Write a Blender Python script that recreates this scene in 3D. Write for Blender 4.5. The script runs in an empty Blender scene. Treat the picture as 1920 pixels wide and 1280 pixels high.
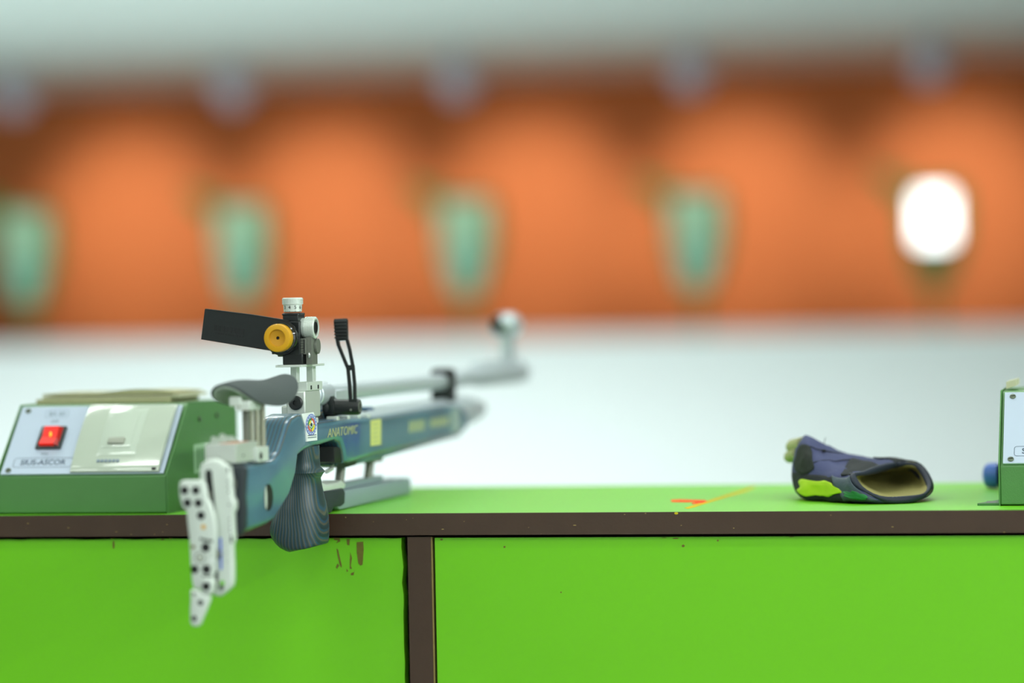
import bpy, bmesh, math, random
from mathutils import Vector, Matrix, noise as mnoise
random.seed(7)
C = bpy.context.scene
COL = C.collection

# ---------------------------------------------------------------- camera
F = 5600.0                                   # 105 mm lens on a 36 mm wide sensor, in pixels of a 1920 wide frame
PSI, PITCH, ROLL = math.radians(12), math.radians(.51), math.radians(1.13)
CAM = Vector((0.611, -2.876, .995))
fw = Vector((-math.sin(PSI)*math.cos(PITCH), math.cos(PSI)*math.cos(PITCH), -math.sin(PITCH)))
r0 = Vector((math.cos(PSI), math.sin(PSI), 0)); up0 = r0.cross(fw)
rt = r0*math.cos(ROLL) - up0*math.sin(ROLL); up = rt.cross(fw)
cd = bpy.data.cameras.new('camera'); cam = bpy.data.objects.new('camera', cd); COL.objects.link(cam)
cam.matrix_world = Matrix(((rt.x, up.x, -fw.x, CAM.x), (rt.y, up.y, -fw.y, CAM.y), (rt.z, up.z, -fw.z, CAM.z), (0, 0, 0, 1)))
cd.lens = 105; cd.sensor_width = 36; cd.clip_start = .05; cd.clip_end = 100
cd.dof.use_dof = True; cd.dof.focus_distance = 2.93; cd.dof.aperture_fstop = 1.6
C.camera = cam

# ---------------------------------------------------------------- world, exposure
w = bpy.data.worlds.new('world'); C.world = w; w.use_nodes = True
w.node_tree.nodes['Background'].inputs[0].default_value = (.80, .95, 1, 1)
w.node_tree.nodes['Background'].inputs[1].default_value = .1
C.view_settings.view_transform = 'Standard'; C.view_settings.look = 'None'
C.view_settings.gamma = 1; C.view_settings.use_curve_mapping = False
C.view_settings.exposure = 0.0

def lin(c): 
    c = c/255.0
    return c/12.92 if c <= .04045 else ((c+.055)/1.055)**2.4
def rgb(r, g, b): return (lin(r), lin(g), lin(b), 1)

# ---------------------------------------------------------------- hall lights, plus added bay tubes
TUBE = (.95, 1.0, .96)
def tube_light(x, y, power, lx=1.2, ly=.10, z=2.93, col=TUBE, spread=180):
    l = bpy.data.lights.new('tube_light', 'AREA'); l.shape = 'RECTANGLE'; l.size = lx; l.size_y = ly
    l.energy = power; l.color = col; l.spread = math.radians(spread)
    o = bpy.data.objects.new('tube_light', l); o.location = (x, y, z); COL.objects.link(o)
for y, p in ((-5.0, 14), (-3.6, 14), (-2.2, 13), (-.8, 9)):
    for x in (-2.7, -.9, .9, 2.7): tube_light(x, y, p)
for y in (-3.5, -2.0, -.5, 1.0):
    tube_light(4.4, y, 78, lx=.10, ly=1.2, col=(.97, 1, .98))
for y, p in ((1.0, 15), (3.0, 26)):
    for x in (-5.4, -3.6, -1.8, 0): tube_light(x, y, p)
for x in (-5.3, -3.9, -2.5, -1.1): tube_light(x, 6.62, {-5.3: 78, -3.9: 95, -2.5: 140, -1.1: 60}[x], z=2.12, col=(.93, 1, 1), spread=149)  # unseen tubes added under the bay ceiling to brighten the low white wall
LANES = [-4.345, -3.325, -2.302, -1.282, -.262]
SPOT_W = 86

# ---------------------------------------------------------------- helpers
def P(px, py, n, d):                          # where the line of sight through a photo pixel meets the plane n.p = d
    v = fw + rt*((px-960)/F) - up*((py-640)/F); n = Vector(n)
    return CAM + v*((d - n.dot(CAM))/n.dot(v))

def mat(name, col, rough=.5, metal=0, bump=0, bscale=60, var=0, vscale=8, coat=0, spec=.5, emit=None, es=1, trans=0, alpha=1):
    m = bpy.data.materials.new(name); m.use_nodes = True; nt = m.node_tree; b = nt.nodes['Principled BSDF']
    c = rgb(*col)
    b.inputs['Roughness'].default_value = rough; b.inputs['Metallic'].default_value = metal
    b.inputs['Coat Weight'].default_value = coat; b.inputs['Coat Roughness'].default_value = .08
    b.inputs['Specular IOR Level'].default_value = spec
    b.inputs['Transmission Weight'].default_value = trans; b.inputs['Alpha'].default_value = alpha
    tc = nt.nodes.new('ShaderNodeTexCoord')
    n = nt.nodes.new('ShaderNodeTexNoise'); n.inputs['Scale'].default_value = vscale; n.inputs['Detail'].default_value = 4
    nt.links.new(tc.outputs['Object'], n.inputs['Vector'])
    mx = nt.nodes.new('ShaderNodeMix'); mx.data_type = 'RGBA'
    mx.inputs[6].default_value = tuple(x*(1-var) for x in c[:3])+(1,)
    mx.inputs[7].default_value = tuple(min(1, x*(1+var)) for x in c[:3])+(1,)
    nt.links.new(n.outputs['Fac'], mx.inputs[0]); nt.links.new(mx.outputs[2], b.inputs['Base Color'])
    if bump:
        n2 = nt.nodes.new('ShaderNodeTexNoise'); n2.inputs['Scale'].default_value = bscale; n2.inputs['Detail'].default_value = 3
        nt.links.new(tc.outputs['Object'], n2.inputs['Vector'])
        bp = nt.nodes.new('ShaderNodeBump'); bp.inputs['Strength'].default_value = bump; bp.inputs['Distance'].default_value = .001
        nt.links.new(n2.outputs['Fac'], bp.inputs['Height']); nt.links.new(bp.outputs['Normal'], b.inputs['Normal'])
    if emit:
        b.inputs['Emission Color'].default_value = rgb(*emit); b.inputs['Emission Strength'].default_value = es
    return m

def laminate(name, stops, period, warp=.0012, wscale=18, rough=.3, coat=.4, phase=0, spread=0.0):
    """coloured veneers glued in upright layers across the rifle: a stripe pattern in local x"""
    m = bpy.data.materials.new(name); m.use_nodes = True; nt = m.node_tree; b = nt.nodes['Principled BSDF']; L = nt.links.new
    tc = nt.nodes.new('ShaderNodeTexCoord'); sx = nt.nodes.new('ShaderNodeSeparateXYZ'); L(tc.outputs['Object'], sx.inputs[0])
    n = nt.nodes.new('ShaderNodeTexNoise'); n.inputs['Scale'].default_value = wscale; n.inputs['Detail'].default_value = 2
    L(tc.outputs['Object'], n.inputs['Vector'])
    def math_(op, a, b_=None):
        q = nt.nodes.new('ShaderNodeMath'); q.operation = op
        for i, v in enumerate((a, b_)):
            if v is None: continue
            if isinstance(v, (int, float)): q.inputs[i].default_value = v
            else: L(v, q.inputs[i])
        return q.outputs[0]
    d = math_('MULTIPLY', math_('SUBTRACT', n.outputs['Fac'], .5), warp)
    x = sx.outputs['X']
    if spread:                                # veneers fan out towards the grip's heel
        z = math_('MULTIPLY', math_('SUBTRACT', sx.outputs['Z'], .03), spread)
        x = math_('MULTIPLY', x, math_('ADD', 1.0, z))
    v = math_('FRACT', math_('ADD', math_('DIVIDE', math_('ADD', x, d), period), 10+phase))
    cr = nt.nodes.new('ShaderNodeValToRGB'); cr.color_ramp.interpolation = 'LINEAR'
    e = cr.color_ramp.elements
    while len(e) < len(stops): e.new(.5)
    for k, (p, c) in enumerate(stops): e[k].position = p; e[k].color = rgb(*c)
    L(v, cr.inputs[0]); L(cr.outputs[0], b.inputs['Base Color'])
    b.inputs['Roughness'].default_value = rough; b.inputs['Coat Weight'].default_value = coat; b.inputs['Coat Roughness'].default_value = .15
    return m

def inset(pts, d):
    n = len(pts); A = sum(pts[i][0]*pts[(i+1) % n][1]-pts[(i+1) % n][0]*pts[i][1] for i in range(n)); sg = 1 if A > 0 else -1
    out = []
    for i in range(n):
        a, b, c = Vector(pts[i-1]), Vector(pts[i]), Vector(pts[(i+1) % n])
        e1 = (b-a).normalized(); e2 = (c-b).normalized()
        n1 = Vector((-e1.y, e1.x))*sg; n2 = Vector((-e2.y, e2.x))*sg
        m = n1+n2; k = 1+n1.dot(n2); k = max(k, .35)
        out.append(b+m*(d/k))
    return out

def smooth_poly(pts, n=4):                    # closed Catmull-Rom through the points
    out = []; N = len(pts)
    for i in range(N):
        p = [Vector(pts[(i+j-1) % N]) for j in range(4)]
        for k in range(n):
            t = k/n
            out.append(.5*((2*p[1])+(p[2]-p[0])*t+(2*p[0]-5*p[1]+4*p[2]-p[3])*t*t+(3*p[1]-p[0]-3*p[2]+p[3])*t**3))
    return out

def rrect(x0, y0, x1, y1, r, n=5):
    o = []
    for cx, cy, a in ((x1-r, y1-r, 0), (x0+r, y1-r, 90), (x0+r, y0+r, 180), (x1-r, y0+r, 270)):
        for k in range(n+1):
            t = math.radians(a+90*k/n); o.append((cx+r*math.cos(t), cy+r*math.sin(t)))
    return o

class MB:
    def __init__(s): s.v = []; s.f = []; s.m = []; s.cur = 0; s.M = Matrix.Identity(4)
    def use(s, i): s.cur = i; return s
    def _add(s, vs, fs):
        k = len(s.v); s.v += [s.M @ Vector(v) for v in vs]; s.f += [[k+i for i in f] for f in fs]; s.m += [s.cur]*len(fs); return s
    def box(s, a, b):
        (x0, y0, z0), (x1, y1, z1) = a, b
        return s._add([(x0,y0,z0),(x1,y0,z0),(x1,y1,z0),(x0,y1,z0),(x0,y0,z1),(x1,y0,z1),(x1,y1,z1),(x0,y1,z1)],
                      [(0,3,2,1),(4,5,6,7),(0,1,5,4),(1,2,6,5),(2,3,7,6),(3,0,4,7)])
    def loft(s, rings, cap0=True, cap1=True, closed=True):
        n = len(rings[0]); vs = [p for r in rings for p in r]; fs = []
        for i in range(len(rings)-1):
            for j in range(n if closed else n-1):
                a = i*n+j; b = i*n+(j+1) % n; fs.append((a, b, b+n, a+n))
        if cap0: fs.append(tuple(reversed(range(n))))
        if cap1: fs.append(tuple((len(rings)-1)*n+j for j in range(n)))
        return s._add(vs, fs)
    def lathe(s, p0, p1, prof, n=32, cap0=True, cap1=True):      # prof: (distance along p0->p1 in metres, radius)
        p0 = Vector(p0); ax = (Vector(p1)-p0).normalized(); a = ax.orthogonal().normalized(); b = ax.cross(a)
        return s.loft([[p0+ax*t+(a*math.cos(2*math.pi*k/n)+b*math.sin(2*math.pi*k/n))*r for k in range(n)] for t, r in prof], cap0, cap1)
    def cyl(s, p0, p1, r, n=24, r1=None, ch=0):
        L = (Vector(p1)-Vector(p0)).length; r1 = r if r1 is None else r1
        pr = [(0, r), (L, r1)] if not ch else [(0, r-ch), (ch, r), (L-ch, r1), (L, r1-ch)]
        return s.lathe(p0, p1, pr, n)
    def prism(s, pts, fn, d0, d1, bev=0, seg=3):                 # outline in 2-D, fn(a, b, depth) -> 3-D
        if not bev: layers = [(d0, 0), (d1, 0)]
        else:
            sg = 1 if d1 > d0 else -1; layers = []
            for k in range(seg+1):
                t = math.pi/2*k/seg; layers.append((d0+sg*bev*(1-math.sin(t)), bev*(1-math.cos(t))))
            layers = [(d0+sg*bev*(1-math.sin(math.pi/2*k/seg)), bev*(1-math.cos(math.pi/2*k/seg))) for k in range(seg, -1, -1)]
            layers = [(d0+sg*bev*(1-math.cos(math.pi/2*k/seg)), bev*(1-math.sin(math.pi/2*k/seg))) for k in range(seg+1)]
            layers += [(d0+d1-a, b) for a, b in reversed(layers)]
        return s.loft([[fn(p[0], p[1], d) for p in (inset(pts, i) if i else pts)] for d, i in layers])
    def ball(s, c, r, sc=(1, 1, 1), n=20, m=12):
        return s.loft([[Vector(c)+Vector((r*sc[0]*math.sin(t)*math.cos(2*math.pi*k/n), r*sc[1]*math.sin(t)*math.sin(2*math.pi*k/n), r*sc[2]*math.cos(t))) for k in range(n)]
                       for t in [math.pi*(i+.02)/(m+.04) for i in range(m+1)]])
    def tube(s, pts, r, n=10):
        pts = [Vector(p) for p in pts]; rings = []
        for i, p in enumerate(pts):
            d = (pts[min(i+1, len(pts)-1)]-pts[max(i-1, 0)]).normalized(); a = d.cross(Vector((0.1, .2, 1))).normalized(); b = d.cross(a)
            rings.append([p+(a*math.cos(2*math.pi*k/n)+b*math.sin(2*math.pi*k/n))*r for k in range(n)])
        return s.loft(rings)
    def text(s, body, size, M, ext=.0001, shear=0, sx=1, align='CENTER', bold=0):
        cu = bpy.data.curves.new('t', 'FONT'); cu.body = body; cu.size = size; cu.extrude = ext; cu.offset = bold; cu.shear = shear
        cu.align_x = align; cu.align_y = 'CENTER'; cu.resolution_u = 3
        o = bpy.data.objects.new('t', cu); COL.objects.link(o)
        me = bpy.data.meshes.new_from_object(o, depsgraph=bpy.context.evaluated_depsgraph_get())
        s._add([M @ Vector((v.co.x*sx, v.co.y, v.co.z)) for v in me.vertices], [tuple(p.vertices) for p in me.polygons])
        bpy.data.objects.remove(o); bpy.data.curves.remove(cu); bpy.data.meshes.remove(me)
        return s
    def build(s, name, mats, parent=None, smooth=True, bevel=0, seg=2, sub=0, angle=35, solid=0):
        me = bpy.data.meshes.new(name); me.from_pydata([tuple(v) for v in s.v], [], s.f)
        if not isinstance(mats, (list, tuple)): mats = [mats]
        for m in mats: me.materials.append(m)
        me.polygons.foreach_set('material_index', s.m)
        bm = bmesh.new(); bm.from_mesh(me); bmesh.ops.recalc_face_normals(bm, faces=bm.faces); bm.to_mesh(me); bm.free()
        if smooth:
            me.polygons.foreach_set('use_smooth', [True]*len(me.polygons))
            if not sub: me.set_sharp_from_angle(angle=math.radians(angle))
        o = bpy.data.objects.new(name, me); COL.objects.link(o)
        if parent is not None: o.parent = parent
        if solid: k = o.modifiers.new('s', 'SOLIDIFY'); k.thickness = solid; k.offset = -1
        if bevel: k = o.modifiers.new('b', 'BEVEL'); k.width = bevel; k.segments = seg; k.limit_method = 'ANGLE'; k.angle_limit = math.radians(40)
        if sub: k = o.modifiers.new('u', 'SUBSURF'); k.levels = sub; k.render_levels = sub
        return o

def thing(name, label, cat, loc=(0, 0, 0), rz=0, group=None):
    o = bpy.data.objects.new(name, None); COL.objects.link(o); o.empty_display_size = .05
    o.location = loc; o.rotation_euler = (0, 0, rz); return tag(o, label, cat, group)
def tag(o, label=None, cat=None, group=None):
    if label: o['label'] = label
    if cat: o['category'] = cat
    if group: o['group'] = group
    return o
def struct(o): o['kind'] = 'structure'; return o
def lab(o, l): o['label'] = l; return o

# ---------------------------------------------------------------- materials
M_white = mat('white_paint', (236, 243, 243), .55, var=.03, vscale=2)
M_ceil = mat('ceiling_paint', (208, 218, 214), .7, var=.03, vscale=2)
M_bay = mat('bay_ceiling_paint', (214, 228, 224), .7, var=.03, vscale=2)
M_floor = mat('grey_floor', (135, 140, 138), .3, var=.06, vscale=3)
M_orange = mat('orange_wall_cover', (222, 124, 66), .75, bump=.3, bscale=30, var=.05, vscale=2)
M_green = mat('green_laminate', (110, 196, 14), .30, var=.02, vscale=5, spec=.5)
M_greentop = mat('green_laminate_top', (110, 200, 14), .36, var=.02, vscale=5, spec=1.0)
M_brown = mat('brown_edge_band', (66, 46, 32), .42, var=.18, vscale=30, bump=.15, bscale=200)
M_brownchip = mat('brown_smear', (105, 100, 25), .6, var=.3, vscale=300)
M_raw = mat('chipboard_edge', (150, 130, 75), .8, var=.2, vscale=80)
M_rawpale = mat('pale_chipped_edge', (150, 165, 130), .8, var=.2, vscale=80)
M_black = mat('black_anodised', (22, 26, 26), .35, var=.1)
M_blackmat = mat('black_matt', (14, 17, 17), .6)
M_rod = mat('threaded_rod_steel', (168, 168, 148), .45, metal=.3)
M_rubber = mat('dark_rubber', (33, 42, 47), .65, bump=.3, bscale=900)
M_alu = mat('satin_aluminium', (205, 210, 203), .40, metal=.45, var=.05, vscale=40)
M_alup = mat('white_aluminium', (212, 220, 212), .38, metal=.25, var=.05, vscale=60, bump=.1, bscale=500)
M_steel = mat('polished_steel', (200, 204, 200), .22, metal=.9)
M_barrel = mat('silver_barrel', (208, 216, 222), .34, metal=.5)
M_dull = mat('dull_steel', (118, 122, 112), .45, metal=.35)
M_yellow = mat('yellow_anodised', (212, 156, 4), .38, var=.04, coat=.1)
M_yellowin = mat('yellow_anodised_bowl', (196, 140, 4), .5)
M_grip = laminate('grip_laminate', [(0, (34, 54, 56)), (.3, (38, 62, 64)), (.42, (84, 84, 70)), (.54, (78, 80, 68)), (.66, (36, 72, 90)), (.78, (38, 74, 94)), (.9, (36, 60, 62)), (1, (34, 54, 56))], .0022, warp=.0045, wscale=24, rough=.42, coat=.05, spread=8)
M_stock = laminate('stock_laminate', [(0, (70, 106, 124)), (.30, (78, 118, 136)), (.52, (68, 106, 128)), (.62, (48, 84, 136)), (.72, (46, 72, 84)), (.8, (128, 118, 84)), (.88, (52, 76, 84)), (1, (70, 106, 124))], .0040, warp=.0065, wscale=8, rough=.3, coat=.4, phase=0.72)
M_pad = mat('grey_foam_pad', (76, 83, 83), .9, bump=.6, bscale=1400, var=.08, vscale=300)
M_padin = mat('shell_counter_tint', (165, 180, 165), .5)  # shell colour lightened and greened for light reflected off the counter
M_boxgreen = mat('hammered_green_paint', (78, 128, 68), .42, bump=.25, bscale=900, var=.05, vscale=30)
M_boxrim = mat('green_rim_paint', (66, 118, 60), .4)
M_plate = mat('brushed_face_plate', (192, 204, 222), .38, metal=.35, var=.04, vscale=12)
M_cream = mat('cream_plastic', (188, 198, 182), .12, coat=.6, var=.01)
M_creampale = mat('pale_button_plastic', (194, 205, 190), .14, coat=.6)  # slightly paler cream than the cover plate
M_creamdark = mat('grey_button_nub', (160, 164, 150), .3)
M_ink = mat('grey_ink', (70, 84, 104), .6)
M_inkfaint = mat('faint_ink', (130, 146, 160), .6)
M_screw = mat('screw_steel', (96, 106, 88), .4, metal=.5)
M_switchframe = mat('rocker_frame_plastic', (40, 48, 48), .35)
M_red = mat('red_rocker_lens', (200, 22, 4), .5, coat=0, emit=(255, 32, 4), es=.42)
M_redhot = mat('neon_glow', (255, 120, 30), .3, emit=(255, 140, 40), es=2.2)
M_reddark = mat('red_rocker_side', (150, 14, 6), .2, emit=(200, 10, 4), es=.25)
M_paper = mat('old_paper', (190, 190, 158), .85, var=.08, vscale=60)
M_paper2 = mat('paper_edge', (168, 166, 128), .9, var=.15, vscale=200)
M_orangepaint = mat('orange_paint_mark', (236, 80, 30), .8, spec=.1)
M_amber = mat('worn_amber_line', (196, 176, 40), .8, spec=.1, var=.2, vscale=60)
M_sticker = mat('white_sticker', (235, 240, 238), .4)
M_blueprint = mat('blue_print', (122, 136, 205), .5)
M_redprint = mat('red_print', (214, 92, 78), .5)
M_yelprint = mat('yellow_print', (236, 214, 60), .5)
M_grnprint = mat('green_print', (50, 140, 84), .5)
M_navyprint = mat('navy_print', (20, 44, 66), .5)
M_gold = mat('gold_lettering', (170, 174, 132), .5)
M_yelstick = mat('yellow_sticker', (206, 204, 124), .5, var=.1, vscale=80)
M_palestick = mat('pale_sticker', (150, 166, 160), .5)
M_bluepen = mat('blue_pen', (70, 100, 225), .6)
M_glove = mat('navy_fabric', (62, 67, 104), .85, bump=.5, bscale=700, var=.12, vscale=40)
M_glovedark = mat('charcoal_leather', (22, 27, 30), .85, bump=.5, bscale=500, var=.15, vscale=60)
M_glovebind = mat('navy_binding', (24, 32, 50), .6, bump=.4, bscale=900)
M_glovein = mat('tan_lining', (150, 142, 84), .9, bump=.4, bscale=300, var=.15, vscale=40)
M_glovegrip = mat('rough_black_grip', (34, 40, 34), .95, bump=1, bscale=1200, var=.3, vscale=300)
M_fluo = mat('fluorescent_yellow_fabric', (165, 200, 6), .7, var=.08, vscale=90)
M_glovegreen = mat('green_print_fabric', (20, 110, 50), .6, var=.3, vscale=120)
M_fingertan = mat('tan_finger_fabric', (165, 166, 120), .9, var=.15, vscale=80)
M_mint = mat('mint_target_cover', (206, 244, 206), .45, var=.05, vscale=6)
M_teal = mat('teal_target_housing', (158, 214, 190), .5, var=.05)
M_tgreen = mat('target_green_metal', (96, 150, 76), .5)
M_tdark = mat('target_dark_green', (70, 110, 48), .6)
M_tlit = mat('lit_target_face', (255, 255, 255), .5, emit=(255, 255, 255), es=4)
M_lamp = mat('lamp_housing', (196, 196, 214), .5)
M_bluecap = mat('blue_cap_plastic', (60, 104, 190), .4)
M_darkglass = mat('dark_bottle', (30, 50, 48), .3)
M_clear = mat('pale_label', (168, 196, 168), .4)

# ---------------------------------------------------------------- the hall
XL, XR, YF, YB, HC = -9.5, 6.0, -7.0, 11.4, 3.0
struct(MB().box((XL, YF, -.1), (XR, YB, 0)).build('floor', M_floor))
struct(MB().box((XL, YF, HC), (XR, YB, HC+.1)).build('ceiling', M_ceil))
struct(MB().box((XL, YB, 0), (XR, YB+.12, HC)).build('wall_back', M_orange))
struct(MB().box((XL-.12, YF, 0), (XL, YB, HC)).build('wall_left', M_white))
struct(MB().box((XR, YF, 0), (XR+.12, YB, HC)).build('wall_right', M_white))
struct(MB().box((XL, YF-.12, 0), (XR, YF, HC)).build('wall_front', M_white))
b = MB(); b.box((XL, 6.3, 2.146), (XR, YB, 2.176)); b.box((XL, 6.27, 2.146), (XR, 6.3, HC))
struct(b.build('trim_1', M_bay))                                    # lowered ceiling over the targets
struct(MB().box((XL, 9.80, 0), (XR, 10.0, .900)).build('wall_middle', M_white, bevel=.01))   # low white wall the targets stand on

# ---------------------------------------------------------------- targets and their lamps
def make_target(x, lit, label):
    t = thing('electronic_target', label, 'target', (x, 9.9, .900), 0, 'row of electronic targets')
    # housing: broad above, tapering to a throat below
    pr = [(-.125, .62), (.115, .62), (.135, .50), (.125, .36), (.06, .20), (.03, .17), (-.03, .17), (-.07, .20), (-.125, .36)]
    fn = lambda a, c, d: Vector((a, d, c))
    MB().prism(pr, fn, -.02, .09, .008).build('target_housing', M_tgreen, t)
    MB().prism(rrect(*((-.072, .365, .072, .575, .02) if lit else (-.105, .40, .105, .60, .02))), fn, -.036, -.021, .003).build('target_face', M_tlit if lit else M_mint, t)
    if not lit:
        b = MB(); b.prism([(.1, .385), (-.1, .385), (-.055, .21), (.05, .21)], fn, -.034, -.021); b.build('pellet_funnel', M_teal, t)
    else:
        b = MB(); b.prism([(.1, .385), (-.1, .385), (-.055, .21), (.05, .21)], fn, -.034, -.021); b.build('pellet_funnel', M_tdark, t)
    b = MB(); b.prism([(-.27, .69), (-.12, .66), (-.10, .55), (-.13, .52), (-.24, .64)], fn, 0, .05); b.build('side_bracket', M_tgreen, t)
    b = MB(); b.cyl((0, .03, 0), (0, .03, .19), .016); b.cyl((0, .03, 0), (0, .03, .012), .06); b.build('stand', M_tdark, t)
tl = ['green electronic target at the far left, cut by the photo edge', 'brightest mint green target, above the folding blinder of the rifle sight',
      'pale teal target straight above the rifle barrel', 'mint green target second from the right, left of the glowing one', 'target glowing white, rightmost of the row']
for i, x in enumerate(LANES): make_target(x, i == 4, tl[i])
ll = ['white lamp under the ceiling above the far left target', 'white lamp under the ceiling above the second target from left',
      'white lamp under the ceiling above the middle target', 'white lamp under the ceiling, second from the right', 'white lamp under the ceiling above the glowing target']
for i, x in enumerate(LANES):
    t = thing('ceiling_lamp', ll[i], 'lamp', (x, 9.75, 2.146), 0, 'lamps above the targets')
    MB().cyl((0, 0, -.05), (0, 0, 0), .018).build('lamp_stem', M_lamp, t)
    b = MB(); b.lathe((0, -.09, -.105), (0, .09, -.135), [(0, .03), (.02, .055), (.11, .075), (.16, .085)], 24, True, False); b.build('lamp_shade', M_lamp, t)
    l = bpy.data.lights.new('spot', 'SPOT'); l.energy = SPOT_W; l.color = (1, .93, .80); l.spot_size = math.radians(52); l.spot_blend = 1; l.shadow_soft_size = .05
    o = bpy.data.objects.new('target_spot', l); COL.objects.link(o); o.location = (x, 9.95, 2.0)
    o.rotation_euler = (Vector((x, 11.4, 1.40))-Vector((x, 9.95, 2.0))).to_track_quat('-Z', 'Y').to_euler()

# ---------------------------------------------------------------- the firing counter
ct = thing('firing_counter', 'bright green counter with dark brown edges carrying the rifle and glove', 'counter', (0, 0, 0))
X0, X1, CD = -3.2, 3.4, .45
xy = lambda a, c, d: Vector((a, c, d))
b = MB(); b.box((X0, .0015, .7785), (X1, CD, .800))
mark = [P(*p, (0, 0, 1), .8) for p in ((1258, 937), (1275, 936.5), (1300, 937), (1322, 937.5), (1326, 940), (1318, 943), (1300, 945), (1296, 943.5), (1308, 941), (1285, 941.5), (1259, 941))]
b.use(1); b.prism([(p.x, p.y) for p in mark], xy, .8, .8003)
l2 = [P(*p, (0, 0, 1), .8) for p in ((1283, 952), (1293, 949), (1320, 940.5), (1360, 928), (1400, 916), (1413, 911.5), (1417, 912.5), (1400, 921), (1360, 933), (1322, 944.5), (1302, 951), (1290, 954))]
b.use(2); b.prism([(p.x, p.y) for p in l2], xy, .8, .80015)
b.build('countertop', [M_greentop, M_orangepaint, M_amber], ct, smooth=False)
b = MB(); b.box((X0, -.0002, .7768), (X1, .0015, .8001)); b.box((X0, -.0002, .7768), (X1, .02, .7785))
b.use(1)
for px, py, r_ in ((1268, 962, .0012),): 
    p = P(px, py, (0, 1, 0), 0); b.ball((p.x, -.0002, p.z), r_, (1.6, .3, 1))
b.use(2)
for i in range(26):
    x = random.uniform(-.55, .5); b.ball((x, -.0002, random.uniform(.778, .799)), random.uniform(.0002, .0005), (random.uniform(1, 4), .3, 1), 8, 6)
b.build('edge_band', [M_brown, M_amber, M_raw], ct, smooth=False)
xz = lambda a, c, d: Vector((a, d, c))
def panel(x0, x1, jag, marks):
    b = MB(); top = .7755
    if jag: 
        pts = [(x0, .05), (x1, .05)]; z = .05
        while z < top: pts.append((x1+random.choice((0, 0, -.0006, -.0014, .0004)), z)); z += random.uniform(.006, .022)
        pts.append((x1-.001, top))
    else: pts = [(x0, .05), (x1, .05), (x1, top)]
    x = x1-.01
    while x > x0+.03:
        if x > -.6 and x < .6 and jag: pts.append((x, top-random.choice((0, 0, .0004, .0008)))); x -= random.uniform(.004, .02)
        else: x -= .05
    pts.append((x0, top))
    b.prism(pts, xz, .004, .022)
    b.use(1)
    for poly in marks:
        q = [P(*p, (0, 1, 0), .004) for p in poly]; b.prism([(p.x, p.z) for p in q], xz, .0037, .0041)
    return b
blob = lambda x, y, w, h: [(x+w*math.cos(t*math.pi/4), y+h*math.sin(t*math.pi/4)) for t in range(8)]
lm = [[(669, 1016), (681, 1015), (682, 1030), (680, 1058), (676, 1060), (672, 1056), (669, 1035)],
      [(625, 1008), (637, 1008), (638, 1015), (630, 1018), (634, 1013), (627, 1012)], [(650, 1010), (656, 1010), (655, 1022), (651, 1021)],
      [(631, 1028), (634, 1030), (641, 1060), (640, 1064), (637, 1058), (633, 1040)], [(630, 1063), (633, 1056), (636, 1060), (632, 1066)],
      [(657, 1035), (660, 1046), (658, 1060), (660, 1066), (656, 1066), (656, 1050)], [(650, 1066), (653, 1070), (650, 1072)], [(658, 1074), (664, 1072), (665, 1068), (663, 1078), (658, 1078)],
      blob(213, 1021, 2, 8), blob(210, 1008, 2, 3), blob(305, 1011, 3, 1.4), blob(320, 1009, 2, 1.5)]
rm = [blob(828, 1011, 2.5, 2), blob(1281, 1023, 3, 2.5), blob(1267, 1009, 6, 1), blob(1245, 1008, 5, .6), blob(1484, 1006, 5, .7), blob(946, 1025, 2, 2), blob(1346, 1013, 2, 2), blob(1052, 1110, 1.5, 1.5)]
panel(X0, -.1165, True, lm).build('front_panel', [M_green, M_brownchip], ct, smooth=False)
panel(-.0835, X1, False, rm).build('front_panel', [M_green, M_brownchip], ct, smooth=False)
b = MB(); b.box((-.1105, .0005, .05), (-.0868, .03, .7768))
b.use(1); b.box((-.0868, .002, .05), (-.0861, .02, .7768))
b.use(2); z = .05
while z < .75:
    h = random.uniform(.01, .05); k = random.uniform(.0003, .0014)
    if random.random() < .75: b.box((-.1105-k, .003, z), (-.1104, .02, z+h))
    z += h+random.uniform(0, .02)
b.build('stile', [M_brown, M_raw, M_rawpale], ct, smooth=False)
b = MB(); b.box((X0, .03, .05), (X1, .04, .776)); b.build('inner_backing', M_blackmat, ct, smooth=False)
b = MB(); b.box((X0, CD-.03, 0), (X1, CD-.01, .7785)); b.box((X0, .01, 0), (X1, .04, .05)); b.build('rear_panel', M_green, ct, smooth=False)

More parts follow.
